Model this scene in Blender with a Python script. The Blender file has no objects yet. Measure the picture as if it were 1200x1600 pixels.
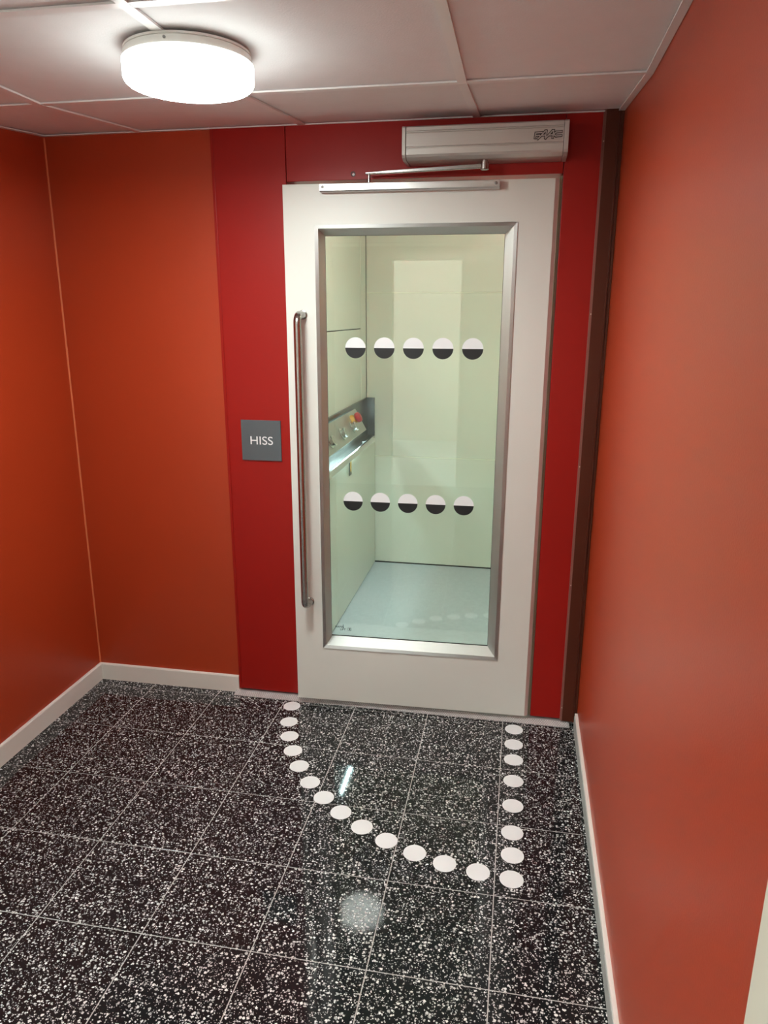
import bpy, bmesh, math, random
from mathutils import Matrix, Vector

scn = bpy.context.scene
COL = scn.collection
PI = math.pi
random.seed(7)

# ---------------------------------------------------------------- camera
YAW, PITCH, ROLL = -0.1817, -0.2645, 0.0026
CAM = Vector((1.5023, -2.319, 1.5647))
ca, sa, cb, sb = math.cos(YAW), math.sin(YAW), math.cos(PITCH), math.sin(PITCH)
fwd = Vector((sa * cb, ca * cb, sb))
rgt = Vector((ca, -sa, 0))
up = rgt.cross(fwd)
cr, sr = math.cos(ROLL), math.sin(ROLL)
r2 = rgt * cr + up * sr
u2 = -rgt * sr + up * cr
cd = bpy.data.cameras.new('camera')
cd.sensor_fit = 'VERTICAL'
cd.sensor_height = 36.0
cd.lens = 1144.04 / 1600 * 36.0
cd.clip_start = 0.02
cam = bpy.data.objects.new('camera', cd)
COL.objects.link(cam)
cam.matrix_world = Matrix(((r2.x, u2.x, -fwd.x, CAM.x), (r2.y, u2.y, -fwd.y, CAM.y),
                           (r2.z, u2.z, -fwd.z, CAM.z), (0, 0, 0, 1)))
scn.camera = cam

# ---------------------------------------------------------------- world, exposure, lamp strengths
w = bpy.data.worlds.new('world')
scn.world = w
w.use_nodes = True
w.node_tree.nodes['Background'].inputs[0].default_value = (0.02, 0.02, 0.022, 1)
w.node_tree.nodes['Background'].inputs[1].default_value = 1.0
scn.view_settings.view_transform = 'Standard'
scn.view_settings.look = 'None'
scn.view_settings.gamma = 1.0
scn.view_settings.use_curve_mapping = False
scn.view_settings.exposure = 0.22
LAMP_BOTTOM = 109.0      # lobby drum lamp, downward face
LAMP_SIDE = 4.0        # its side wall
FAR_LAMP = 225.0        # lamp in the bright room behind the camera
HALL_FILL = 30.0       # added fill: unseen panels in the side hall, left of the camera
CABIN_LAMP = 110.0        # light panel in the lift ceiling
LED = 165.0              # strip under the lift control panel

# ---------------------------------------------------------------- materials
def srgb(r, g, b):
    f = lambda c: c / 12.92 if c <= 0.04045 else ((c + 0.055) / 1.055) ** 2.4
    return (f(r / 255), f(g / 255), f(b / 255), 1)

def nodes(name):
    m = bpy.data.materials.new(name)
    m.use_nodes = True
    nt = m.node_tree
    return m, nt, nt.nodes['Principled BSDF']

def N(nt, kind, **kw):
    n = nt.nodes.new(kind)
    for k, v in kw.items():
        setattr(n, k, v)
    return n

def mat(name, col, rough=0.5, metal=0.0, spec=0.5, vary=0.06, scale=4.0, bump=0.0, bscale=200.0, stretch=None, coat=0.0):
    """plain painted / metal surface with soft cloudy variation and fine relief"""
    m, nt, p = nodes(name)
    p.inputs['Roughness'].default_value = rough
    p.inputs['Metallic'].default_value = metal
    p.inputs['Specular IOR Level'].default_value = spec
    if coat:
        p.inputs['Coat Weight'].default_value = coat
        p.inputs['Coat Roughness'].default_value = 0.15
    geo = N(nt, 'ShaderNodeNewGeometry')
    vec = geo.outputs['Position']
    if stretch:
        mp = N(nt, 'ShaderNodeMapping')
        mp.inputs['Scale'].default_value = stretch
        nt.links.new(vec, mp.inputs['Vector'])
        vec = mp.outputs['Vector']
    no = N(nt, 'ShaderNodeTexNoise')
    no.inputs['Scale'].default_value = scale
    no.inputs['Detail'].default_value = 4
    nt.links.new(vec, no.inputs['Vector'])
    mx = N(nt, 'ShaderNodeMix', data_type='RGBA')
    lo = tuple(c * (1 - vary) for c in col[:3]) + (1,)
    hi = tuple(min(1, c * (1 + vary)) for c in col[:3]) + (1,)
    mx.inputs[6].default_value = lo
    mx.inputs[7].default_value = hi
    nt.links.new(no.outputs['Fac'], mx.inputs[0])
    nt.links.new(mx.outputs[2], p.inputs['Base Color'])
    if bump:
        nb = N(nt, 'ShaderNodeTexNoise')
        nb.inputs['Scale'].default_value = bscale
        nb.inputs['Detail'].default_value = 2
        nt.links.new(vec, nb.inputs['Vector'])
        bp = N(nt, 'ShaderNodeBump')
        bp.inputs['Strength'].default_value = bump
        bp.inputs['Distance'].default_value = 0.002
        nt.links.new(nb.outputs['Fac'], bp.inputs['Height'])
        nt.links.new(bp.outputs['Normal'], p.inputs['Normal'])
    return m

def emit(name, col, strength, side=None):
    m = bpy.data.materials.new(name)
    m.use_nodes = True
    nt = m.node_tree
    nt.nodes.clear()
    o = N(nt, 'ShaderNodeOutputMaterial')
    e = N(nt, 'ShaderNodeEmission')
    e.inputs['Color'].default_value = col
    e.inputs['Strength'].default_value = strength
    if side is not None:      # the LED plate inside shines down: the drum's bottom is brighter than its side
        g = N(nt, 'ShaderNodeNewGeometry')
        s = N(nt, 'ShaderNodeSeparateXYZ')
        nt.links.new(g.outputs['Normal'], s.inputs[0])
        mr = N(nt, 'ShaderNodeMapRange')
        mr.inputs['From Min'].default_value = 0.0
        mr.inputs['From Max'].default_value = -1.0
        mr.inputs['To Min'].default_value = side
        mr.inputs['To Max'].default_value = strength
        nt.links.new(s.outputs['Z'], mr.inputs['Value'])
        nt.links.new(mr.outputs['Result'], e.inputs['Strength'])
    nt.links.new(e.outputs[0], o.inputs['Surface'])
    return m

def terrazzo():
    m, nt, p = nodes('terrazzo')
    p.inputs['Roughness'].default_value = 0.062
    p.inputs['Specular IOR Level'].default_value = 0.30
    geo = N(nt, 'ShaderNodeNewGeometry')
    warp = N(nt, 'ShaderNodeTexNoise')
    warp.inputs['Scale'].default_value = 170
    warp.inputs['Detail'].default_value = 2
    nt.links.new(geo.outputs['Position'], warp.inputs['Vector'])
    sub = N(nt, 'ShaderNodeVectorMath', operation='SUBTRACT')
    sub.inputs[1].default_value = (0.5, 0.5, 0.5)
    nt.links.new(warp.outputs['Color'], sub.inputs[0])
    sc = N(nt, 'ShaderNodeVectorMath', operation='SCALE')
    sc.inputs['Scale'].default_value = 0.0065
    nt.links.new(sub.outputs[0], sc.inputs[0])
    add = N(nt, 'ShaderNodeVectorMath', operation='ADD')
    nt.links.new(geo.outputs['Position'], add.inputs[0])
    nt.links.new(sc.outputs[0], add.inputs[1])
    total = None
    for scale, tmin, tmax, keep in ((102, 0.12, 0.42, 0.40), (165, 0.14, 0.42, 0.30), (300, 0.18, 0.40, 0.14)):
        v = N(nt, 'ShaderNodeTexVoronoi', voronoi_dimensions='2D', feature='F1')
        v.inputs['Scale'].default_value = scale
        nt.links.new(add.outputs[0], v.inputs['Vector'])
        s = N(nt, 'ShaderNodeSeparateColor')
        nt.links.new(v.outputs['Color'], s.inputs[0])
        thr = N(nt, 'ShaderNodeMapRange')
        thr.inputs['To Min'].default_value = tmin
        thr.inputs['To Max'].default_value = tmax
        nt.links.new(s.outputs[0], thr.inputs['Value'])
        d = N(nt, 'ShaderNodeMath', operation='SUBTRACT')
        nt.links.new(thr.outputs['Result'], d.inputs[0])
        nt.links.new(v.outputs['Distance'], d.inputs[1])
        edge = N(nt, 'ShaderNodeMath', operation='MULTIPLY', use_clamp=True)
        edge.inputs[1].default_value = 14
        nt.links.new(d.outputs[0], edge.inputs[0])
        k = N(nt, 'ShaderNodeMath', operation='LESS_THAN')
        k.inputs[1].default_value = keep
        nt.links.new(s.outputs[1], k.inputs[0])
        br = N(nt, 'ShaderNodeMapRange')
        br.inputs['To Min'].default_value = 0.42
        br.inputs['To Max'].default_value = 1.0
        nt.links.new(s.outputs[2], br.inputs['Value'])
        a = N(nt, 'ShaderNodeMath', operation='MULTIPLY')
        nt.links.new(edge.outputs[0], a.inputs[0])
        nt.links.new(k.outputs[0], a.inputs[1])
        b = N(nt, 'ShaderNodeMath', operation='MULTIPLY')
        nt.links.new(a.outputs[0], b.inputs[0])
        nt.links.new(br.outputs['Result'], b.inputs[1])
        if total is None:
            total = b.outputs[0]
        else:
            mxm = N(nt, 'ShaderNodeMath', operation='MAXIMUM')
            nt.links.new(total, mxm.inputs[0])
            nt.links.new(b.outputs[0], mxm.inputs[1])
            total = mxm.outputs[0]
    mx = N(nt, 'ShaderNodeMix', data_type='RGBA')
    mx.inputs[6].default_value = (0.0095, 0.0115, 0.0125, 1)
    mx.inputs[7].default_value = (0.88, 0.89, 0.87, 1)
    nt.links.new(total, mx.inputs[0])
    nt.links.new(mx.outputs[2], p.inputs['Base Color'])
    return m

def glass():
    """thin clear pane, slightly green; Fresnel mirror on both faces"""
    m = bpy.data.materials.new('door_glass')
    m.use_nodes = True
    nt = m.node_tree
    nt.nodes.clear()
    o = N(nt, 'ShaderNodeOutputMaterial')
    t = N(nt, 'ShaderNodeBsdfTransparent')
    t.inputs['Color'].default_value = (0.93, 0.975, 0.925, 1)
    g = N(nt, 'ShaderNodeBsdfGlossy')
    g.inputs['Roughness'].default_value = 0.0
    g.inputs['Color'].default_value = (1, 1, 1, 1)
    geo = N(nt, 'ShaderNodeNewGeometry')
    ior = N(nt, 'ShaderNodeMapRange')
    ior.inputs['To Min'].default_value = 1.55
    ior.inputs['To Max'].default_value = 1 / 1.55
    nt.links.new(geo.outputs['Backfacing'], ior.inputs['Value'])
    f = N(nt, 'ShaderNodeFresnel')
    nt.links.new(ior.outputs['Result'], f.inputs['IOR'])
    mx = N(nt, 'ShaderNodeMixShader')
    nt.links.new(f.outputs[0], mx.inputs[0])
    nt.links.new(t.outputs[0], mx.inputs[1])
    nt.links.new(g.outputs[0], mx.inputs[2])
    nt.links.new(mx.outputs[0], o.inputs['Surface'])
    return m

M = {}
M['orange'] = mat('orange_wall_paint', (0.42, 0.045, 0.011, 1), rough=0.36, spec=0.5, vary=0.05, scale=2.5, bump=0.12, bscale=260)
M['red'] = mat('red_panel_lacquer', (0.325, 0.007, 0.0035, 1), rough=0.40, spec=0.3, vary=0.05, scale=3, bump=0.04, bscale=60)
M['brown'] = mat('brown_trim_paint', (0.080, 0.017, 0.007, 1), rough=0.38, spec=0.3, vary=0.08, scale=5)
M['edge_highlight'] = mat('trim_edge_highlight', (0.21, 0.085, 0.065, 1), rough=0.28, vary=0.08, scale=5)  # lighter brown stands in for the highlight along the trim's bevel
M['bead'] = mat('corner_sealant', (0.60, 0.14, 0.05, 1), rough=0.5)
M['white_paint'] = mat('white_baseboard_paint', (0.80, 0.76, 0.70, 1), rough=0.35, vary=0.04, scale=9)
M['grey_strip'] = mat('grey_joint_strip', (0.36, 0.37, 0.35, 1), rough=0.6, vary=0.12, scale=14)
M['casing'] = mat('cream_casing_paint', (0.74, 0.72, 0.60, 1), rough=0.4, vary=0.04, scale=6)
M['ceiling'] = mat('ceiling_panel_white', (0.80, 0.80, 0.79, 1), rough=0.8, vary=0.035, scale=18, bump=0.25, bscale=220)
M['bar'] = mat('ceiling_bar_enamel', (0.80, 0.79, 0.77, 1), rough=0.35, vary=0.02, scale=10)
M['grout'] = mat('pale_grout', (0.50, 0.49, 0.47, 1), rough=0.75, vary=0.15, scale=40)
M['terrazzo'] = terrazzo()
M['dot'] = mat('white_floor_vinyl', (0.84, 0.87, 0.87, 1), rough=0.5, vary=0.03, scale=30)
M['door'] = mat('door_beige_laminate', (0.705, 0.71, 0.655, 1), rough=0.42, vary=0.03, scale=3.5)
M['door_edge'] = mat('door_edge_band', (0.62, 0.46, 0.42, 1), rough=0.5, vary=0.05)
M['jamb'] = mat('door_jamb_olive', (0.34, 0.33, 0.22, 1), rough=0.5, vary=0.05)
M['alu'] = mat('anodised_aluminium', (0.66, 0.65, 0.63, 1), rough=0.33, metal=1.0, vary=0.05, scale=6, stretch=(2, 60, 60))
M['alu_satin'] = mat('satin_aluminium', (0.62, 0.60, 0.57, 1), rough=0.42, metal=0.75, vary=0.04, scale=6, stretch=(2, 60, 60))
def brushed(name, tangent):
    m = mat(name, (0.64, 0.63, 0.61, 1), rough=0.6, metal=1.0, vary=0.05, scale=6, stretch=(2, 60, 60) if tangent[0] == 0 else (60, 60, 2))
    p = m.node_tree.nodes['Principled BSDF']
    p.inputs['Anisotropic'].default_value = 0.9
    c = N(m.node_tree, 'ShaderNodeCombineXYZ')
    for i in range(3):
        c.inputs[i].default_value = tangent[i]
    m.node_tree.links.new(c.outputs[0], p.inputs['Tangent'])
    return m
M['brushed_level'] = brushed('brushed_aluminium_level_grain', (0, .7071, .7071))
M['brushed_upright'] = brushed('brushed_aluminium_upright_grain', (.7071, .7071, 0))
M['steel'] = mat('brushed_steel', (0.43, 0.41, 0.39, 1), rough=0.24, metal=1.0, vary=0.08, scale=8, stretch=(80, 80, 3))
M['chrome'] = mat('polished_steel', (0.72, 0.74, 0.73, 1), rough=0.13, metal=1.0, vary=0.03)
M['screw'] = mat('screw_steel', (0.22, 0.21, 0.20, 1), rough=0.4, metal=0.8)
M['screw_pale'] = mat('pale_screw_head', (0.62, 0.52, 0.44, 1), rough=0.35, metal=0.6)
M['glass'] = glass()
M['glass_gasket'] = mat('black_gasket', (0.02, 0.022, 0.02, 1), rough=0.6)
M['sticker_white'] = mat('white_glass_film', (0.86, 0.88, 0.89, 1), rough=0.5, vary=0.02)
M['sticker_black'] = mat('black_glass_film', (0.012, 0.013, 0.014, 1), rough=0.45, vary=0.02)
M['sign'] = mat('slate_grey_sign', (0.092, 0.106, 0.114, 1), rough=0.45, vary=0.06, scale=12)
M['letter'] = mat('white_lettering', (0.85, 0.85, 0.85, 1), rough=0.5, vary=0.01)
M['ink'] = mat('black_ink', (0.012, 0.009, 0.008, 1), rough=0.5, vary=0.01)
M['ink_grey'] = mat('grey_ink', (0.16, 0.19, 0.18, 1), rough=0.5, vary=0.01)
M['cabin'] = mat('lift_wall_enamel', (0.655, 0.69, 0.59, 1), rough=0.28, vary=0.03, scale=2.5, bump=0.03, bscale=30)
M['seam_highlight'] = mat('lift_seam_highlight', (0.85, 0.87, 0.72, 1), rough=0.4)  # pale tone paints the light caught along the panel seams
M['dark_gap'] = mat('dark_gap', (0.03, 0.032, 0.028, 1), rough=0.8)
M['cabin_floor'] = mat('lift_floor_vinyl', (0.43, 0.48, 0.51, 1), rough=0.45, vary=0.10, scale=35)
M['panel_dark'] = mat('dark_panel_housing', (0.055, 0.06, 0.058, 1), rough=0.22, vary=0.05)
M['panel_face'] = mat('brushed_panel_face', (0.44, 0.45, 0.40, 1), rough=0.3, metal=0.7, vary=0.05, scale=6)
M['estop'] = mat('red_stop_plastic', (0.42, 0.025, 0.03, 1), rough=0.3)
M['yellow'] = mat('yellow_collar_plastic', (0.62, 0.36, 0.06, 1), rough=0.45)
M['tread'] = mat('ribbed_sill_plate', (0.50, 0.48, 0.47, 1), rough=0.4, metal=0.3, vary=0.25, scale=30)
M['tread_stud'] = mat('worn_stud_metal', (0.86, 0.84, 0.83, 1), rough=0.35, metal=0.2, vary=0.2, scale=60)
M['lamp_base'] = mat('lamp_base_plastic', (0.80, 0.79, 0.74, 1), rough=0.4, vary=0.02)
M['lamp_glow'] = emit('lamp_diffuser_lit', (0.945, 1.0, 0.965, 1), LAMP_BOTTOM, LAMP_SIDE)
M['far_glow'] = emit('far_lamp_lit', (1.0, 0.97, 0.90, 1), FAR_LAMP, FAR_LAMP * 0.6)
M['hall_fill_glow'] = emit('hall_fill_lit', (0.95, 1.0, 0.97, 1), HALL_FILL)  # glow of the added fill panels
M['cabin_glow'] = emit('cabin_light_lit', (0.96, 1.0, 0.97, 1), CABIN_LAMP)
M['led_glow'] = emit('led_strip_lit', (0.70, 0.92, 1.0, 1), LED)
M['rear_wall'] = mat('grey_rear_paint', (0.48, 0.46, 0.43, 1), rough=0.6)
M['far_wall'] = mat('far_room_white', (0.82, 0.81, 0.76, 1), rough=0.6)

# ---------------------------------------------------------------- builders
def new_bm():
    return bmesh.new()

def box(bm, x0, x1, y0, y1, z0, z1, bevel=0.0, seg=2):
    b = bmesh.new()
    bmesh.ops.create_cube(b, size=1.0)
    for v in b.verts:
        v.co = Vector((x0 + (v.co.x + .5) * (x1 - x0), y0 + (v.co.y + .5) * (y1 - y0), z0 + (v.co.z + .5) * (z1 - z0)))
    if bevel:
        bmesh.ops.bevel(b, geom=b.edges[:], offset=bevel, segments=seg, profile=0.5, affect='EDGES')
    me = bpy.data.meshes.new('tmp')
    b.to_mesh(me)
    b.free()
    bm.from_mesh(me)
    bpy.data.meshes.remove(me)
    return bm

def prism(bm, prof, axis, a0, a1):
    """extrude a closed outline along an axis; prof holds the two other coordinates in xyz order"""
    def P(q, a):
        return {'x': (a, q[0], q[1]), 'y': (q[0], a, q[1]), 'z': (q[0], q[1], a)}[axis]
    A = [bm.verts.new(P(q, a0)) for q in prof]
    B = [bm.verts.new(P(q, a1)) for q in prof]
    n = len(prof)
    fs = [bm.faces.new(A), bm.faces.new(B)]
    for i in range(n):
        fs.append(bm.faces.new((A[i], A[(i + 1) % n], B[(i + 1) % n], B[i])))
    bmesh.ops.recalc_face_normals(bm, faces=bm.faces[:])
    return bm

def hexa(bm, pts):
    """box from eight corners: four near, four far, same order"""
    v = [bm.verts.new(q) for q in pts]
    for f in ((0, 1, 2, 3), (4, 5, 6, 7), (0, 1, 5, 4), (1, 2, 6, 5), (2, 3, 7, 6), (3, 0, 4, 7)):
        bm.faces.new([v[i] for i in f])
    bmesh.ops.recalc_face_normals(bm, faces=bm.faces[:])
    return bm

def lathe(bm, prof, c, axis='z', n=40):
    """prof = [(radius, along axis)] turned about an axis through c"""
    rings = []
    for r, h in prof:
        ring = []
        for i in range(n):
            a = 2 * PI * i / n
            u, v = r * math.cos(a), r * math.sin(a)
            q = {'z': (u, v, h), 'y': (u, h, v), 'x': (h, u, v)}[axis]
            ring.append(bm.verts.new((c[0] + q[0], c[1] + q[1], c[2] + q[2])))
        rings.append(ring)
    for a, b in zip(rings, rings[1:]):
        for i in range(n):
            bm.faces.new((a[i], a[(i + 1) % n], b[(i + 1) % n], b[i]))
    bm.faces.new(rings[0])
    bm.faces.new(rings[-1])
    bmesh.ops.recalc_face_normals(bm, faces=bm.faces[:])
    return bm

def tube(bm, pts, rad, n=20):
    pts = [Vector(q) for q in pts]
    rads = rad if isinstance(rad, list) else [rad] * len(pts)
    rings = []
    ref = None
    for i, q in enumerate(pts):
        t = (pts[min(i + 1, len(pts) - 1)] - pts[max(i - 1, 0)]).normalized()
        if ref is None:
            ref = t.orthogonal().normalized()
        ref = (ref - t * ref.dot(t)).normalized()
        o = t.cross(ref)
        rings.append([bm.verts.new(q + (ref * math.cos(2 * PI * k / n) + o * math.sin(2 * PI * k / n)) * rads[i]) for k in range(n)])
    for a, b in zip(rings, rings[1:]):
        for k in range(n):
            bm.faces.new((a[k], a[(k + 1) % n], b[(k + 1) % n], b[k]))
    bm.faces.new(rings[0])
    bm.faces.new(rings[-1])
    bmesh.ops.recalc_face_normals(bm, faces=bm.faces[:])
    return bm

def link(o, parent=None):
    COL.objects.link(o)
    if parent is not None:
        o.parent = parent
    return o

BASE = {}   # object -> world point that its local zero stands for

def obj(name, bm, m, parent=None, base=None, smooth=False, flat_caps=True):
    """one mesh object; vertices were given in room coordinates"""
    if parent is not None:
        b = BASE[parent.name]
    else:
        b = Vector(base) if base else Vector((0, 0, 0))
    bmesh.ops.translate(bm, verts=bm.verts[:], vec=-b)
    me = bpy.data.meshes.new(name)
    if smooth:
        for f in bm.faces:
            f.smooth = True
        for e in bm.edges:
            if len(e.link_faces) == 2 and e.calc_face_angle(0) > 0.7:
                e.smooth = False
    bm.to_mesh(me)
    bm.free()
    me.materials.append(m)
    o = bpy.data.objects.new(name, me)
    link(o, parent)
    if parent is None:
        o.location = b
    BASE[o.name] = b
    return o

def thing(name, label, cat, loc, rotz=0.0, kind=None, group=None):
    o = bpy.data.objects.new(name, None)
    o.empty_display_size = 0.1
    link(o)
    o.location = loc
    o.rotation_euler = (0, 0, rotz)
    tag(o, label, cat, kind, group)
    BASE[o.name] = Vector(loc)
    return o

def tag(o, label, cat=None, kind=None, group=None):
    if label:
        o['label'] = label
    if cat:
        o['category'] = cat
    if kind:
        o['kind'] = kind
    if group:
        o['group'] = group
    return o

def piece(name, mesh, parent, loc):
    o = bpy.data.objects.new(name, mesh)
    link(o, parent)
    o.location = loc
    BASE[o.name] = BASE[parent.name]
    return o

def text_bm(s, size, depth=0.0008, shear=0.0, spacing=1.0):
    """lettering as solid geometry in the xz plane, centred, reading from -y"""
    cu = bpy.data.curves.new('txt', 'FONT')
    cu.body = s
    cu.size = size
    cu.shear = shear
    cu.space_character = spacing
    cu.align_x = 'CENTER'
    cu.align_y = 'CENTER'
    cu.extrude = depth
    t = bpy.data.objects.new('txt', cu)
    COL.objects.link(t)
    dg = bpy.context.evaluated_depsgraph_get()
    me = bpy.data.meshes.new_from_object(t.evaluated_get(dg))
    bm = bmesh.new()
    bm.from_mesh(me)
    bpy.data.objects.remove(t)
    bpy.data.curves.remove(cu)
    bpy.data.meshes.remove(me)
    xs = [v.co.x for v in bm.verts]
    ys = [v.co.y for v in bm.verts]
    cx, cy = (min(xs) + max(xs)) / 2, (min(ys) + max(ys)) / 2
    for v in bm.verts:
        v.co = Vector((v.co.x - cx, -v.co.z, v.co.y - cy))
    return bm

# ================================================================ the room
XL, XR, YB = -0.263, 1.785, 0.357          # left wall, right wall, wall with the door
YHALL = -1.35                              # the left wall ends here: a white side hall opens beyond
YREAR = -3.55                              # wall behind the camera
ZC, YK, ZB = 2.13, -0.235, 2.187           # flat ceiling height; bend; height at the door wall
T = 0.3

# ---- floor: grout bed with terrazzo tiles
fl = obj('floor', box(new_bm(), XL - .1, XR + .1, YREAR, YB + .06, -.06, -0.0011), M['grout'])
tag(fl, 'black terrazzo tiled floor with white chips and pale grout lines', 'floor', 'structure')
tile_mesh = {}
def tile_of(w_, d_):
    k = (round(w_, 4), round(d_, 4))
    if k not in tile_mesh:
        b = new_bm()
        g = 0.0014
        box(b, -w_ / 2 + g, w_ / 2 - g, -d_ / 2 + g, d_ / 2 - g, -.02, 0.0, 0.0007, 1)
        me = bpy.data.meshes.new('tile')
        b.to_mesh(me)
        b.free()
        me.materials.append(M['terrazzo'])
        tile_mesh[k] = me
    return tile_mesh[k]
xe = [XL] + [i * T for i in range(0, 6)] + [XR]
ye = [YREAR] + [j * T for j in range(-11, 2)] + [YB]
for i in range(len(xe) - 1):
    for j in range(len(ye) - 1):
        w_, d_ = xe[i + 1] - xe[i], ye[j + 1] - ye[j]
        piece('tile', tile_of(w_, d_), fl, ((xe[i] + xe[i + 1]) / 2, (ye[j] + ye[j + 1]) / 2, 0))

# ---- walls
WT = 2.42
wl = obj('wall_left', box(new_bm(), XL - .1, XL, YHALL, YB + .1, -.05, WT), M['orange'])
tag(wl, 'orange painted left wall running into the corner', 'wall', 'structure')
b = new_bm()
prism(b, [(XL, YB), (XL + .005, YB), (XL + .0015, YB - .0015), (XL, YB - .005)], 'z', .075, ZB - .004)
obj('corner_bead', b, M['bead'], wl)
wr = obj('wall_right', box(new_bm(), XR, XR + .1, YREAR, YB + .1, -.05, WT), M['orange'])
tag(wr, 'orange painted right wall beside the camera', 'wall', 'structure')
wb = obj('wall_back', box(new_bm(), XL, .40, YB, YB + .1, -.05, WT), M['orange'])
tag(wb, 'orange back wall with red cladding panels round the lift door', 'wall', 'structure')
# red cladding round the door
PF = 0.345
c0 = obj('cladding_panel', box(new_bm(), .387, .3975, PF + .002, PF + .115, .022, WT, .001, 2), M['red'], wb)
c0['label'] = 'narrow red edge strip beside the orange wall'
c1 = obj('cladding_panel', box(new_bm(), .3985, .6615, PF, PF + .115, .022, WT, .0015, 2), M['red'], wb)
c1['label'] = 'red panel left of the door'
b = new_bm()
box(b, .6635, 1.6045, PF + .001, PF + .115, 2.009, WT, .0015, 2)
c2 = obj('cladding_panel', b, M['red'], wb)
c2['label'] = 'red panel above the door'
c3 = obj('cladding_panel', box(new_bm(), 1.6065, 1.735, PF, PF + .115, .022, WT, .0015, 2), M['red'], wb)
c3['label'] = 'red panel right of the door'
b = new_bm()
box(b, 1.597, 1.6055, PF + .006, PF + .10, .022, 2.003)
obj('door_jamb', b, M['jamb'], wb)
b = new_bm()
lathe(b, [(.0085, 0), (.0085, -.0012), (.0055, -.0012), (.0055, 0.0)], (.902, PF + .0012, 2.027), 'y', 24)
hole = obj('cable_hole', b, M['ink'], wb, smooth=False)
b = new_bm()
lathe(b, [(.0042, 0), (.0042, -.002)], (.9035, PF + .0012, 2.0255), 'y', 18)
obj('hole_plug', b, M['letter'], wb)

# brown corner trim at the right
TF = 0.333
b = new_bm()
prism(b, [(1.7285, YB), (1.7285, TF), (1.7675, TF), (1.769, TF - .004), (1.7725, TF - .004),
          (1.7735, TF), (1.7835, TF), (1.7835, YB)], 'z', .020, ZB + .02)
tr = obj('trim_1', b, M['brown'], base=(1.75, TF, .02))
tag(tr, 'dark brown vertical trim in the right corner beside the red panel', 'trim', 'structure')
b = new_bm()
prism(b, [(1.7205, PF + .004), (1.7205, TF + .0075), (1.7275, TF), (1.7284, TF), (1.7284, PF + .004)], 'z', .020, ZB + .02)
est = obj('edge_strip', b, M['edge_highlight'], tr)
est['label'] = 'bevelled edge of the trim with its highlight put into the colour'
for z in (2.099, 1.565, 1.038, .586, .076):
    b = new_bm()
    lathe(b, [(.0026, 0.001), (.0026, -.0010), (.0012, -.0020)], (1.7262, TF + .0025, z), 'y', 12)
    obj('screw', b, M['screw_pale'], tr)

# ---- rear wall with the doorway to a bright room
wrear = obj('wall_rear', prism(new_bm(), [(XL, -.05), (.55, -.05), (.55, 2.02), (1.16, 2.02), (1.16, -.05), (XR, -.05), (XR, WT), (XL, WT)],
                               'y', YREAR - .1, YREAR), M['rear_wall'])
tag(wrear, 'grey wall behind the camera with an open doorway', 'wall', 'structure')
f2 = obj('floor', box(new_bm(), -1.2, 3.0, -6.2, YREAR - .0, -.06, -.0012), M['cabin_floor'])
tag(f2, 'grey floor of the bright room behind the camera', 'floor', 'structure')
far = obj('wall_far', box(new_bm(), -1.2, 3.0, -6.2, -6.1, -.05, 2.7), M['far_wall'])
tag(far, 'white far wall of the bright room behind the camera', 'wall', 'structure')
obj('baseboard', box(new_bm(), -1.1, 2.9, -6.1, -6.088, 0, .06, .002), M['white_paint'], far)
for nm, xa, xb, lb in (('wall_far_left', -1.3, -1.2, 'white left wall of the bright room'), ('wall_far_right', 3.0, 3.1, 'white right wall of the bright room')):
    tag(obj(nm, box(new_bm(), xa, xb, -6.2, YREAR - .1, -.05, 2.7), M['far_wall']), lb + ' behind the camera', 'wall', 'structure')
tag(obj('wall_far_front', prism(new_bm(), [(-1.2, -.05), (.55, -.05), (.55, 2.02), (1.16, 2.02), (1.16, -.05), (3.0, -.05), (3.0, 2.7), (-1.2, 2.7)],
                                'y', YREAR - .14, YREAR - .101), M['far_wall']), 'white room side of the wall behind the camera', 'wall', 'structure')
tag(obj('ceiling', box(new_bm(), -1.3, 3.1, -6.2, YREAR - .1, 2.7, 2.8), M['far_wall']), 'white ceiling of the bright room behind the camera', 'ceiling', 'structure')

# ---- white side hall left of the camera, unseen, made up to hold fill panels
HX0 = -3.2
tag(obj('wall_hall_left', box(new_bm(), HX0 - .1, HX0, YREAR - .1, YHALL + .1, -.05, 2.7), M['far_wall']), 'white end wall of the side hall left of the camera', 'wall', 'structure')
tag(obj('wall_hall_front', box(new_bm(), HX0, XL - .1, YHALL, YHALL + .1, -.05, 2.7), M['far_wall']), 'white wall of the side hall behind the orange left wall', 'wall', 'structure')
tag(obj('wall_hall_rear', box(new_bm(), HX0, XL, YREAR - .1, YREAR, -.05, 2.7), M['far_wall']), 'white rear wall of the side hall', 'wall', 'structure')
tag(obj('wall_hall_lintel', box(new_bm(), XL - .1, XL, YREAR, YHALL, ZC + .0, 2.7), M['far_wall']), 'white lintel over the opening to the side hall', 'wall', 'structure')
tag(obj('floor', box(new_bm(), HX0, XL - .1, YREAR, YHALL, -.06, -.0012), M['cabin_floor']), 'grey floor of the side hall', 'floor', 'structure')
tag(obj('ceiling', box(new_bm(), HX0, XL, YREAR - .1, YHALL + .1, 2.6, 2.7), M['far_wall']), 'white ceiling of the side hall', 'ceiling', 'structure')
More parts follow.
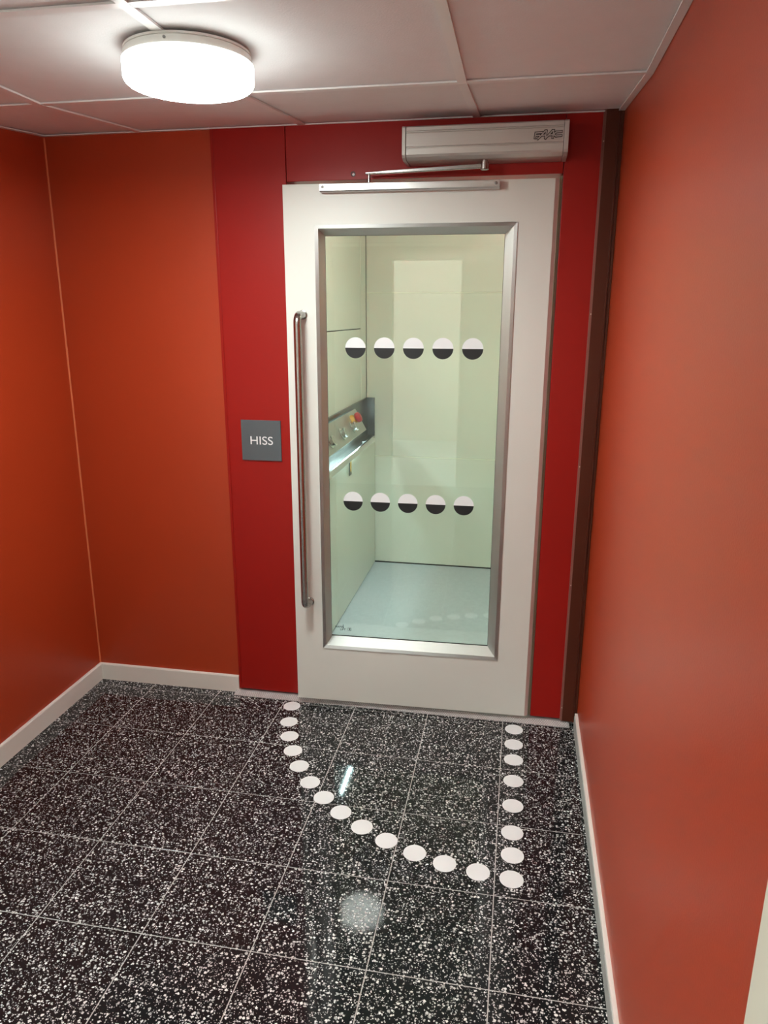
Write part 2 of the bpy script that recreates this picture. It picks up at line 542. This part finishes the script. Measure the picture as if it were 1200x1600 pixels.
for px, nm in ((-.95, 'nearest the lobby'), (-1.9, 'farther from the lobby')):  # unseen panels added to brighten the door and lobby from the front
    hl = thing('fill_panel_light', 'added fill light panel, out of view in the side hall, ' + nm, 'lamp', (px, -2.5, 2.6))
    obj('light_frame', box(new_bm(), px - .16, px + .16, -3.12, -1.88, 2.575, 2.5995, .003, 1), M['lamp_base'], hl)
    obj('diffuser', box(new_bm(), px - .145, px + .145, -3.105, -1.895, 2.57, 2.576, .001, 1), M['hall_fill_glow'], hl)

# ---- baseboards
def base_prof(flip):
    return [(0, 0), (.012 * flip, 0), (.012 * flip, .071), (.009 * flip, .075), (0, .075)]
b = new_bm()
prism(b, [(XL + q[0], q[1]) for q in base_prof(1)], 'y', YHALL, YB)
tag(obj('baseboard_left', b, M['white_paint']), 'white baseboard along the left wall', 'baseboard', 'structure')
b = new_bm()
prism(b, [(YB + q[0], q[1]) for q in base_prof(-1)], 'x', XL + .012, .3855)
tag(obj('baseboard_back', b, M['white_paint']), 'white baseboard under the orange back wall', 'baseboard', 'structure')
b = new_bm()
prism(b, [(XR - .0105, .0), (XR, .0), (XR, .066), (XR - .0095, .066), (XR - .0105, .065)], 'y', -1.644, .318)
br = tag(obj('baseboard_right', b, M['white_paint']), 'white baseboard along the right wall with grey face', 'baseboard', 'structure')
ys_ = [.316, -.10, -.42, -.80, -1.25, -1.642]
for a_, c_ in zip(ys_, ys_[1:]):
    st = obj('joint_strip', box(new_bm(), XR - .0125, XR - .0105, c_ + .0012, a_ - .0012, 0, .056 + random.uniform(-.002, .002), .0004, 1), M['grey_strip'], br)

# ---- door in the right wall beside the camera
d2 = thing('door_2', 'cream door in a cream casing in the right wall nearest the camera', 'door', (XR, -2.12, 0), kind='structure')
b = new_bm()
box(b, XR - .014, XR + .002, -1.716, -1.644, 0, 2.07, .003, 2)
obj('casing', b, M['casing'], d2)
b = new_bm()
box(b, XR - .014, XR + .002, -2.62, -2.548, 0, 2.07, .003, 2)
obj('casing', b, M['casing'], d2)
b = new_bm()
box(b, XR - .014, XR + .002, -2.548, -1.716, 1.998, 2.07, .003, 2)
obj('casing', b, M['casing'], d2)
obj('door_leaf', box(new_bm(), XR - .007, XR + .002, -2.545, -1.719, .006, 1.995, .002, 2), M['casing'], d2)
b = new_bm()
tube(b, [(XR - .008, -2.47, 1.02), (XR - .05, -2.47, 1.02), (XR - .057, -2.463, 1.02), (XR - .06, -2.44, 1.02), (XR - .06, -2.36, 1.02)], .009, 14)
obj('lever_handle', b, M['steel'], d2, smooth=True)

# ---- ceiling: panels in a grid of bars, the last row bending up to the door wall
def ceil_z(y):
    return ZC if y <= YK else ZC + (ZB - ZC) * (y - YK) / (YB - YK)
b = new_bm()
prism(b, [(YREAR, ZC + .03), (YK, ZC + .03), (YB + .05, ZB + .035), (YB + .05, ZB + .12), (YREAR, ZB + .12)], 'x', XL, XR)
ce = obj('ceiling', b, M['ceiling'])
tag(ce, 'white suspended ceiling of square panels in an enamelled bar grid', 'ceiling', 'structure')
cx_ = [XL, .125, .725, 1.319, XR]
cy_ = [YREAR] + [YK - .6 * k for k in range(5, 0, -1)] + [YK, YB]
HB = .012
def slab(x0, x1, y0, y1, lift0, lift1):
    P = lambda x, y, l: (x, y, ceil_z(y) + l)
    return hexa(new_bm(), [P(x0, y0, lift0), P(x1, y0, lift0), P(x1, y1, lift0), P(x0, y1, lift0),
                           P(x0, y0, lift1), P(x1, y0, lift1), P(x1, y1, lift1), P(x0, y1, lift1)])
for i in range(4):
    for j in range(len(cy_) - 1):
        obj('ceiling_panel', slab(cx_[i] + .002, cx_[i + 1] - .002, cy_[j] + .002, cy_[j + 1] - .002, .0065, .020), M['ceiling'], ce)
for x in cx_[1:4]:
    obj('ceiling_bar', slab(x - HB, x + HB, YREAR + .02, YK, 0, .005), M['bar'], ce)
    obj('ceiling_bar', slab(x - HB, x + HB, YK + .001, YB - .02, 0, .005), M['bar'], ce)
for y in cy_[1:-1]:
    for i in range(4):
        x0 = cx_[i] + (HB if i else .02)
        x1 = cx_[i + 1] - (HB if i < 3 else .02)
        obj('ceiling_bar', slab(x0, x1, y - HB, y + HB, .0006, .005), M['bar'], ce)
for x0, x1 in ((XL, XL + .02), (XR - .02, XR - .0015)):
    obj('wall_angle', slab(x0, x1, YREAR, YK, 0, .004), M['bar'], ce)
    obj('wall_angle', slab(x0, x1, YK, YB, 0, .004), M['bar'], ce)
obj('wall_angle', slab(XL + .02, XR - .02, YB - .020, YB, 0, .004), M['bar'], ce)
obj('wall_angle', slab(XL + .02, XR - .02, YREAR, YREAR + .020, 0, .004), M['bar'], ce)

# ================================================================ lift cabin behind the glass
CX0, CX1, CY0, CY1, CZ0, CZ1 = .59, 1.752, .465, 2.045, .03, 2.36
lc = thing('lift_cabin', 'pale green platform lift cabin seen through the glass of the white door', 'lift', ((CX0 + CX1) / 2, 1.25, CZ0), kind='structure')
obj('cabin_floor', box(new_bm(), CX0, CX1, CY0 - .02, CY1, -.04, CZ0), M['cabin_floor'], lc)
obj('cabin_ceiling', box(new_bm(), CX0 - .04, CX1 + .04, CY0 - .01, CY1 + .04, CZ1, CZ1 + .04), M['cabin'], lc)
obj('backing_wall', box(new_bm(), CX0 - .04, CX1 + .04, CY1 + .006, CY1 + .04, -.05, CZ1), M['dark_gap'], lc)
for z0, z1 in ((.7175, .7225), (1.6785, 1.6845)):
    obj('joint_strip', box(new_bm(), CX0 + .002, CX1 - .002, CY1 - .0012, CY1 + .006, z0, z1, .0008, 1), M['seam_highlight'], lc)  # strips carry the painted highlight of the seams
for z0, z1 in ((CZ0 + .008, .717), (.723, 1.678), (1.685, CZ1)):
    obj('back_panel', box(new_bm(), CX0 + .002, CX1 - .002, CY1, CY1 + .006, z0, z1, .0015, 2), M['cabin'], lc)
obj('right_wall', box(new_bm(), CX1, CX1 + .03, CY0, CY1 + .02, -.05, CZ1), M['cabin'], lc)
obj('left_wall', box(new_bm(), CX0 - .04, CX0 - .004, CY0, CY1 + .02, -.05, CZ1), M['dark_gap'], lc)
for y0, y1, z0, z1 in ((CY0, 1.896, 1.484, CZ1), (CY0, 1.896, .06, 1.479), (1.904, CY1 - .002, .06, CZ1)):
    obj('shaft_panel', box(new_bm(), CX0 - .005, CX0, y0, y1, z0, z1, .001, 1), M['cabin'], lc)
obj('side_panel', box(new_bm(), CX0 + .001, .645, CY0, CY1 - .012, CZ0 + .006, .845, .002, 2), M['cabin'], lc)
obj('ceiling_light', box(new_bm(), 1.22, 1.72, .485, .60, CZ1 - .012, CZ1 - .001, .002, 1), M['cabin_glow'], lc)

# ---- control panel on the cabin's left side
cp = thing('control_panel', 'dark steel lift control panel with buttons and red stop knob inside the cabin', 'control panel', (CX0 + .03, 1.25, .845))
CPY0, CPY1 = CY0 + .01, 2.0
b = new_bm()
box(b, CX0 + .001, .602, CPY0, CPY1 + .02, .847, 1.078)            # back
box(b, CX0 + .001, .645, CPY1 + .018, CPY1 + .032, .847, 1.078)        # end plate
box(b, .602, .640, CPY0, CPY1 + .018, .847, .853)                          # shelf
obj('housing', b, M['panel_dark'], cp)
b = new_bm()
prism(b, [(.605, 1.052), (.612, 1.058), (.674, .944), (.670, .939)], 'y', CPY0, 1.64)
fp = obj('faceplate', b, M['panel_face'], cp)
nrm = Vector((.114, 0, .062)).normalized()
def on_plate(t, y, out=0.0):
    q = Vector((.612, y, 1.058)).lerp(Vector((.674, y, .944)), t)
    return q + nrm * out
def knob(name, t, y, prof, m, parent, n=24):
    bm = new_bm()
    lathe(bm, prof, (0, 0, 0), 'z', n)
    rot = nrm.to_track_quat('Z', 'Y').to_matrix().to_4x4()
    bmesh.ops.transform(bm, matrix=Matrix.Translation(on_plate(t, y)) @ rot, verts=bm.verts[:])
    return obj(name, bm, m, parent, smooth=True)
for y in (.93, 1.17, 1.40):
    k = knob('push_button', .60, y, [(.031, -.001), (.031, .005), (.028, .007), (.0225, .007), (.0225, .019), (.026, .020), (.026, .025), (.022, .027)], M['chrome'], cp)
    knob('button_face', .60, y, [(.0195, .0262), (.0195, .0278), (.017, .0284)], M['panel_face'], k)
e = knob('stop_button', .36, 1.47, [(.015, 0), (.015, .022), (.026, .026), (.028, .040), (.024, .048), (.012, .052)], M['estop'], cp)
e['label'] = 'red mushroom emergency stop button'
knob('stop_collar', .36, 1.47, [(.028, -.001), (.028, .006), (.022, .018), (.017, .021)], M['yellow'], e)
b = new_bm()
box(b, .652, .662, 1.02, 1.56, .944, .949, .001, 1)
led = obj('light_strip', b, M['led_glow'], cp)
led['label'] = 'cool white light strip under the faceplate'
b = new_bm()
tube(b, [(.700, CPY0, .882), (.700, 1.67, .882), (.698, 1.69, .880), (.690, 1.702, .876), (.660, 1.706, .864), (.640, 1.706, .860)], .016, 20)
hr = obj('handrail', b, M['chrome'], cp, smooth=True)
hr['label'] = 'polished handrail along the panel front'
b = new_bm()
box(b, .645, .650, 1.33, 1.375, .745, .835, .0015, 1)
kt = obj('key_switch', b, M['panel_dark'], cp)
obj('key_mark', box(new_bm(), .650, .6515, 1.345, 1.36, .765, .815), M['yellow'], kt)

# ================================================================ the door (ajar by a degree and a half, hinged right)
HX, HY = 1.583, 0.327
TH = math.radians(1.5)
dr = thing('door_1', 'beige lift door standing a little ajar, with tall glass pane and steel pull handle', 'door', (HX, HY, .028), TH, kind='structure')
DX0, DX1, DZ0, DZ1 = .6605, 1.583, .028, 1.993
DYB = HY + .118
# glazing opening: outline on the front face and at the glass
FO = (.772, 1.467, .262, 1.861)      # outer lip x0 x1 z0 z1
FI = (.785, 1.456, .276, 1.849)      # inner edge of the lip, front
GI = (.784, 1.427, .268, 1.835)      # daylight opening at the glass
YG = HY + .103                       # front face of the glass
def frame_ring(bm, o, i, y0, y1):
    hexa(bm, [(o[0], y0, o[2]), (i[0], y0, o[2]), (i[0], y0, o[3]), (o[0], y0, o[3]),
              (o[0], y1, o[2]), (i[0], y1, o[2]), (i[0], y1, o[3]), (o[0], y1, o[3])])
    hexa(bm, [(i[1], y0, o[2]), (o[1], y0, o[2]), (o[1], y0, o[3]), (i[1], y0, o[3]),
              (i[1], y1, o[2]), (o[1], y1, o[2]), (o[1], y1, o[3]), (i[1], y1, o[3])])
    hexa(bm, [(i[0], y0, o[2]), (i[1], y0, o[2]), (i[1], y0, i[2]), (i[0], y0, i[2]),
              (i[0], y1, o[2]), (i[1], y1, o[2]), (i[1], y1, i[2]), (i[0], y1, i[2])])
    hexa(bm, [(i[0], y0, i[3]), (i[1], y0, i[3]), (i[1], y0, o[3]), (i[0], y0, o[3]),
              (i[0], y1, i[3]), (i[1], y1, i[3]), (i[1], y1, o[3]), (i[0], y1, o[3])])
# leaf: one sheet with an opening, front and back and edges
b = new_bm()
A = (DX0, DX1, DZ0, DZ1)
def rect(r, y):
    return [b.verts.new((x, y, z)) for x, z in ((r[0], r[2]), (r[1], r[2]), (r[1], r[3]), (r[0], r[3]))]
of, inf, ob, inb = rect(A, HY), rect((.779, 1.460, .269, 1.855), HY), rect(A, HY + .038), rect((.779, 1.460, .269, 1.855), HY + .038)
for i in range(4):
    j = (i + 1) % 4
    b.faces.new((of[i], of[j], inf[j], inf[i]))
    b.faces.new((ob[i], ob[j], inb[j], inb[i]))
    b.faces.new((of[i], of[j], ob[j], ob[i]))
    b.faces.new((inf[i], inf[j], inb[j], inb[i]))
bmesh.ops.recalc_face_normals(b, faces=b.faces[:])
bmesh.ops.bevel(b, geom=[e_ for e_ in b.edges if all(abs(v.co.y - HY) < 1e-6 for v in e_.verts) and
                         all((abs(v.co.x - DX0) < 1e-6 or abs(v.co.x - DX1) < 1e-6 or abs(v.co.z - DZ0) < 1e-6 or abs(v.co.z - DZ1) < 1e-6) for v in e_.verts)],
                offset=.0012, segments=2, profile=.5, affect='EDGES')
obj('leaf', b, M['door'], dr)
b = new_bm()
prism(b, [(DX1, HY + .0008), (DX1 + .012, HY + .0085), (DX1 + .012, HY + .037), (DX1, HY + .037)], 'z', DZ0, DZ1)
es_ = obj('edge_band', b, M['door_edge'], dr)
es_['label'] = 'pinkish bevelled edge band'
# rear frame that carries the glass behind the leaf
b = new_bm()
frame_ring(b, (.700, 1.545, .10, 1.93), (.765, 1.455, .25, 1.86), HY + .039, DYB)
obj('rear_frame', b, M['door'], dr)
# glazing frame: four mitred aluminium bars
def bar(corners):
    bm = new_bm()
    return hexa(bm, corners)
LIP = HY - .004
def corner(ix, iz):
    fo = (FO[ix], LIP, FO[2 + iz])
    fi = (FI[ix], LIP, FI[2 + iz])
    gi = (GI[ix], YG, GI[2 + iz])
    sx, sz = (-1 if ix == 0 else 1), (-1 if iz == 0 else 1)
    go = (FI[ix] + sx * .006, YG, FI[2 + iz] + sz * .006)
    bo = (FI[ix] + sx * .006, HY - .0005, FI[2 + iz] + sz * .006)
    bl = (FO[ix], HY - .0005, FO[2 + iz])
    return [fo, fi, gi, go, bo, bl]
C4 = {(ix, iz): corner(ix, iz) for ix in (0, 1) for iz in (0, 1)}
for a_, c_ in (((0, 0), (0, 1)), ((1, 0), (1, 1)), ((0, 0), (1, 0)), ((0, 1), (1, 1))):
    bm = new_bm()
    va = [bm.verts.new(q) for q in C4[a_]]
    vb = [bm.verts.new(q) for q in C4[c_]]
    n = len(va)
    for i in range(n):
        bm.faces.new((va[i], va[(i + 1) % n], vb[(i + 1) % n], vb[i]))
    bm.faces.new(va)
    bm.faces.new(vb)
    bmesh.ops.recalc_face_normals(bm, faces=bm.faces[:])
    obj('glazing_bar', bm, M['brushed_upright' if a_[0] == c_[0] else 'brushed_level'], dr)
gp = obj('glass_pane', box(new_bm(), .768, 1.452, YG + .0005, YG + .0065, .253, 1.857), M['glass'], dr)
b = new_bm()
frame_ring(b, (.770, 1.440, .255, 1.850), (GI[0] + .0008, GI[1] - .001, GI[2] + .006, GI[3] - .001), YG - .0012, YG + .0002)
obj('gasket', b, M['glass_gasket'], dr)
# half white, half black warning dots on the glass
def half_disc(x, z, r, upper):
    bm = new_bm()
    n = 24
    s = 1 if upper else -1
    pts = [(x + r * math.cos(PI * i / n), z + s * r * math.sin(PI * i / n)) for i in range(n + 1)]
    f = [bm.verts.new((px, YG - .0002, pz)) for px, pz in pts]
    k = [bm.verts.new((px, YG + .0003, pz)) for px, pz in pts]
    bm.faces.new(f)
    bm.faces.new(k)
    for i in range(len(f)):
        j = (i + 1) % len(f)
        bm.faces.new((f[i], f[j], k[j], k[i]))
    bmesh.ops.recalc_face_normals(bm, faces=bm.faces[:])
    return bm
for x0, st, z in ((.893, .10875, 1.4415), (.879, .1086, .8505)):
    for k in range(5):
        d = obj('glass_dot', half_disc(x0 + st * k, z, .0385, True), M['sticker_white'], dr)
        obj('black_half', half_disc(x0 + st * k, z, .0385, False), M['sticker_black'], d)
# small maker's mark and stamp in the lower left corner of the glass
b = text_bm('HAMA', .0125, .0002, .0, 1.05)
bmesh.ops.translate(b, verts=b.verts[:], vec=(.8175, YG - .0001, .3105))
bb = text_bm('LIFT', .0125, .0002, .0, 1.05)
bmesh.ops.translate(bb, verts=bb.verts[:], vec=(.8315, YG - .0001, .2995))
me_ = bpy.data.meshes.new('tmp')
bb.to_mesh(me_)
bb.free()
b.from_mesh(me_)
box(b, .8318, .8334, YG - .0003, YG + .0001, .304, .322)
obj('maker_mark', b, M['ink'], gp)
b = new_bm()
frame_ring(b, (.852, .866, .2955, .3085), (.8535, .8645, .297, .307), YG - .0003, YG + .0001)
box(b, .856, .862, YG - .0003, YG + .0001, .2985, .3055)
obj('glass_stamp', b, M['ink_grey'], gp)

# pull handle
hx, hy = .7185, HY - .066
rad = .0135
pts = [(hx + .004, HY + .001, 1.560), (hx + .004, HY - .02, 1.560), (hx + .003, HY - .036, 1.560)]
for k in range(1, 8):
    a = k / 8 * PI / 2
    pts.append((hx, hy + .03 - .03 * math.sin(a), 1.56 - .03 + .03 * math.cos(a)))
pts.append((hx, hy, 1.52))
pts.append((hx, hy, 1.0))
pts.append((hx, hy, .50))
for k in range(1, 8):
    a = k / 8 * PI / 2
    pts.append((hx, hy + .03 - .03 * math.cos(a), .46 + .03 - .03 * math.sin(a)))
pts += [(hx + .003, HY - .036, .460), (hx + .004, HY - .02, .460), (hx + .004, HY + .001, .460)]
ph = obj('pull_handle', tube(new_bm(), pts, rad, 24), M['steel'], dr, smooth=True)
for z in (1.560, .460):
    obj('mount_disc', lathe(new_bm(), [(.0165, .0), (.0165, -.005), (.0145, -.0062)], (hx + .004, HY + .0005, z), 'y', 24), M['steel'], ph, smooth=True)

# slide rail at the top of the door
b = new_bm()
RX0, RX1, RZ0, RZ1 = .800, 1.403, 1.9635, 1.988
ry = HY - .034
prism(b, [(HY - .0005, RZ0 - .001), (ry + .004, RZ0 - .001), (ry, RZ0 + .003), (ry, RZ1 - .002), (ry + .002, RZ1), (HY - .0005, RZ1)], 'x', RX0, RX1)
rl = obj('slide_rail', b, M['alu'], dr)
rl['label'] = 'aluminium slide rail along the door top'
for x in (RX0 + .011, RX1 - .012):
    obj('screw', lathe(new_bm(), [(.0052, .001), (.0052, -.0012), (.004, -.0018)], (x, ry, (RZ0 + RZ1) / 2 + .001), 'y', 18), M['screw'], rl, smooth=True)

# ================================================================ things
# ---- door operator above the door
OX0, OX1 = 1.090, 1.6115
op = thing('door_operator', 'silver box of an automatic door operator with a slide arm above the door', 'door operator', ((OX0 + OX1) / 2, PF, 2.044))
fy = .226
prof = [(PF, 2.1435), (fy + .012, 2.1435), (fy + .004, 2.142), (fy, 2.138), (fy, 2.1285), (fy + .0015, 2.1275), (fy - .0005, 2.1260),
        (fy - .0005, 2.1235), (fy + .0018, 2.1225), (fy + .0005, 2.1205), (fy + .0005, 2.0820), (fy + .0035, 2.0805), (fy + .0035, 2.0780),
        (fy + .0015, 2.0765), (fy + .002, 2.0590), (fy + .006, 2.0520), (fy + .026, 2.0445), (PF, 2.0445)]
obj('cover', prism(new_bm(), prof, 'x', OX0 + .0134, OX1 - .0154), M['alu_satin'], op)
obj('chassis', box(new_bm(), OX0 + .004, OX1 - .004, fy + .012, PF, 2.056, 2.1375), M['ink'], op)
cap = [(PF, 2.1445), (fy + .012, 2.1445), (fy + .003, 2.1425), (fy - .0012, 2.1380), (fy - .0012, 2.0590), (fy + .004, 2.0505), (fy + .026, 2.0437), (PF, 2.0437)]
for x0, x1 in ((OX0, OX0 + .0117), (OX1 - .0137, OX1)):
    bm = prism(new_bm(), cap, 'x', x0, x1)
    bmesh.ops.bevel(bm, geom=bm.edges[:], offset=.0012, segments=2, profile=.5, affect='EDGES')
    obj('end_cap', bm, M['alu_satin'], op)
# outlined lettering on the cover
strokes = [[(275, 335), (290, 213), (438, 210)], [(285, 274), (385, 271)],
           [(345, 357), (400, 302), (515, 175), (541, 172), (527, 348)], [(432, 277), (530, 272)],
           [(520, 350), (585, 290), (690, 172), (716, 170), (699, 345)], [(612, 275), (702, 270)],
           [(905, 200), (775, 212), (735, 240), (738, 285), (775, 306), (902, 300)]]
lx0, lx1, lz0, lz1 = 1.507, 1.589, 2.0905, 2.1125
def L2W(px, py):
    return lx0 + (px - 260) / (905 - 260) * (lx1 - lx0), lz1 - (py - 170) / (355 - 170) * (lz1 - lz0)
def stroke_bm(halfw, y0, y1):
    bm = new_bm()
    for s in strokes:
        P = [Vector((L2W(*q)[0], L2W(*q)[1])) for q in s]
        for a_, c_ in zip(P, P[1:]):
            d = (c_ - a_).normalized()
            nn = Vector((-d.y, d.x)) * halfw
            e0, e1 = a_ - d * halfw * .8, c_ + d * halfw * .8
            q4 = [e0 - nn, e1 - nn, e1 + nn, e0 + nn]
            hexa(bm, [(q.x, y0, q.y) for q in q4] + [(q.x, y1, q.y) for q in q4])
    return bm
lg = obj('lettering', stroke_bm(.0038, fy - .0004, fy + .0012), M['ink'], op)
lg['label'] = 'outlined letters on the cover'
obj('letter_fill', stroke_bm(.0017, fy - .0010, fy - .0003), M['alu_satin'], lg)
# arm: spindle, hub, tapered bar, sliding pin
ax, ay, az = 1.354, .275, 2.028
obj('spindle', lathe(new_bm(), [(.009, 2.046), (.009, 2.039), (.0135, 2.038), (.0135, 2.017), (.0115, 2.015)], (ax, ay, 0), 'z', 28), M['steel'], op, smooth=True)
tipx, tipy, tipz = .968, .2945, 2.020
b = new_bm()
def arm_sec(x, y, z, hh, hd):
    return [(x, y - hd, z - hh), (x, y + hd, z - hh), (x, y + hd, z + hh), (x, y - hd, z + hh)]
secs = []
for t, hh, hd in ((0.02, .0065, .008), (.10, .0062, .008), (.85, .0045, .0075), (.95, .0030, .009), (1.03, .0028, .009)):
    secs.append(arm_sec(ax + (tipx - ax) * t, ay + (tipy - ay) * t, az - .001 + (tipz - az) * t, hh, hd))
vs = [[b.verts.new(q) for q in s] for s in secs]
for p_, q_ in zip(vs, vs[1:]):
    for i in range(4):
        b.faces.new((p_[i], p_[(i + 1) % 4], q_[(i + 1) % 4], q_[i]))
b.faces.new(vs[0])
b.faces.new(vs[-1])
bmesh.ops.recalc_face_normals(b, faces=b.faces[:])
bmesh.ops.bevel(b, geom=b.edges[:], offset=.0015, segments=2, profile=.5, affect='EDGES')
arm = obj('arm', b, M['steel'], op)
obj('slide_pin', lathe(new_bm(), [(.0045, 2.022), (.0045, 2.003), (.0065, 2.002), (.0065, 1.987)], (tipx, tipy, 0), 'z', 20), M['steel'], arm, smooth=True)

# ---- drum lamp on the ceiling
LX, LY, LR, LZ = .73, -.57, .145, 2.06
lamp = thing('ceiling_lamp', 'round white drum lamp glowing on the ceiling', 'lamp', (LX, LY, ZC))
lb = obj('lamp_base', lathe(new_bm(), [(LR - .005, ZC - .0005), (LR - .005, ZC - .005), (LR - .0075, ZC - .0055), (LR - .0075, ZC - .0075), (LR - .004, ZC - .008), (LR - .002, ZC - .0225)], (LX, LY, 0), 'z', 72), M['lamp_base'], lamp, smooth=True)
prof = [(LR - .0035, ZC - .0225), (LR, ZC - .024)]
for k in range(0, 9):
    a = k / 8 * PI / 2
    prof.append((LR - .016 + .016 * math.cos(a), LZ + .016 - .016 * math.sin(a)))
prof += [(LR * .5, LZ - .001), (.01, LZ - .0015)]
obj('diffuser', lathe(new_bm(), prof, (LX, LY, 0), 'z', 72), M['lamp_glow'], lamp, smooth=True)
aa = math.radians(-78)
obj('screw', lathe(new_bm(), [(.003, 0.0), (.003, -.003)], (LX + .012, LY - LR + .0042, ZC - .0135), 'y', 12), M['screw'], lamp)
fx, fyy = .2, -5.0
fl2 = thing('ceiling_lamp', 'round lamp on the ceiling of the bright room behind the camera', 'lamp', (fx, fyy, 2.7))
obj('lamp_base', lathe(new_bm(), [(.19, 2.6995), (.19, 2.68)], (fx, fyy, 0), 'z', 48), M['lamp_base'], fl2)
obj('diffuser', lathe(new_bm(), [(.195, 2.68), (.195, 2.63), (.18, 2.615), (.01, 2.614)], (fx, fyy, 0), 'z', 48), M['far_glow'], fl2)

# ---- sign
sg = thing('wall_sign', 'small slate grey square sign reading HISS on the red panel', 'sign', (.5325, PF, 1.015))
obj('plate', box(new_bm(), .4535, .6125, PF - .006, PF, 1.0145, 1.1705, .001, 2), M['sign'], sg)
b = text_bm('HISS', .0435, .0004)
xs = [v.co.x for v in b.verts]
zs = [v.co.z for v in b.verts]
for v in b.verts:
    v.co.x *= .090 / (max(xs) - min(xs))
    v.co.z *= .0315 / (max(zs) - min(zs))
bmesh.ops.translate(b, verts=b.verts[:], vec=(.535, PF - .0062, 1.0925))
obj('lettering', b, M['letter'], sg)

# ---- threshold plate under the door
th = thing('threshold_plate', 'ribbed silver threshold plate on the floor under the door', 'threshold', (1.06, .33, 0))
b = new_bm()
prism(b, [(.316, .0005), (.316, .003), (.343, .0125), (.470, .0205), (.470, .0005)], 'x', .373, 1.757)
obj('plate', b, M['tread'], th)
b = new_bm()
nx = 150
for i in range(nx):
    for r_ in range(4):
        x = .377 + (i + .5 * (r_ % 2)) * (1.757 - .381) / nx
        y = .3195 + r_ * .0062
        z = .003 + (y - .316) / .027 * .0095
        q = [bm_ for bm_ in ((x - .0028, y, z - .0003), (x, y - .0022, z - .0008), (x + .0028, y, z - .0003), (x, y + .0022, z + .0008))]
        vv = [b.verts.new(c) for c in q]
        tp = b.verts.new((x, y, z + .0024))
        for k in range(4):
            b.faces.new((vv[k], vv[(k + 1) % 4], tp))
o = obj('tread_studs', b, M['tread_stud'], th)
o['kind'] = 'stuff'

# ---- white floor dots: the swing of the door
arc = [(.641, .276), (.666, .158), (.699, .06), (.741, -.03), (.792, -.118), (.856, -.202), (.924, -.273), (.998, -.336),
       (1.080, -.392), (1.167, -.439), (1.260, -.476), (1.353, -.503), (1.452, -.519)]
line = [(1.545, .267), (1.545, .162), (1.546, .062), (1.547, -.065), (1.547, -.2), (1.547, -.332), (1.549, -.432), (1.548, -.530)]
ords = ['first', 'second', 'third', 'fourth', 'fifth', 'sixth', 'seventh', 'eighth', 'ninth', 'tenth', 'eleventh', 'twelfth', 'thirteenth']
def dot(x, y, label):
    bm = lathe(new_bm(), [(.0345, .0), (.0345, .0005), (.0342, .0007)], (x, y, 0.0001), 'z', 40)
    o = obj('floor_dot', bm, M['dot'], base=(x, y, 0))
    tag(o, label, 'floor marker', group='white floor dots showing the door swing')
for k, (x, y) in enumerate(arc):
    ex = ' by the handle' if k == 0 else ('' if k == len(arc) - 1 else '')
    dot(x, y, 'white round floor dot, %s from the door along the curved line' % ords[k] + ex)
for k, (x, y) in enumerate(line):
    ex = ' at the corner' if k == len(line) - 1 else ''
    dot(x, y, 'white round floor dot, %s from the door along the straight right line' % ords[k] + ex)
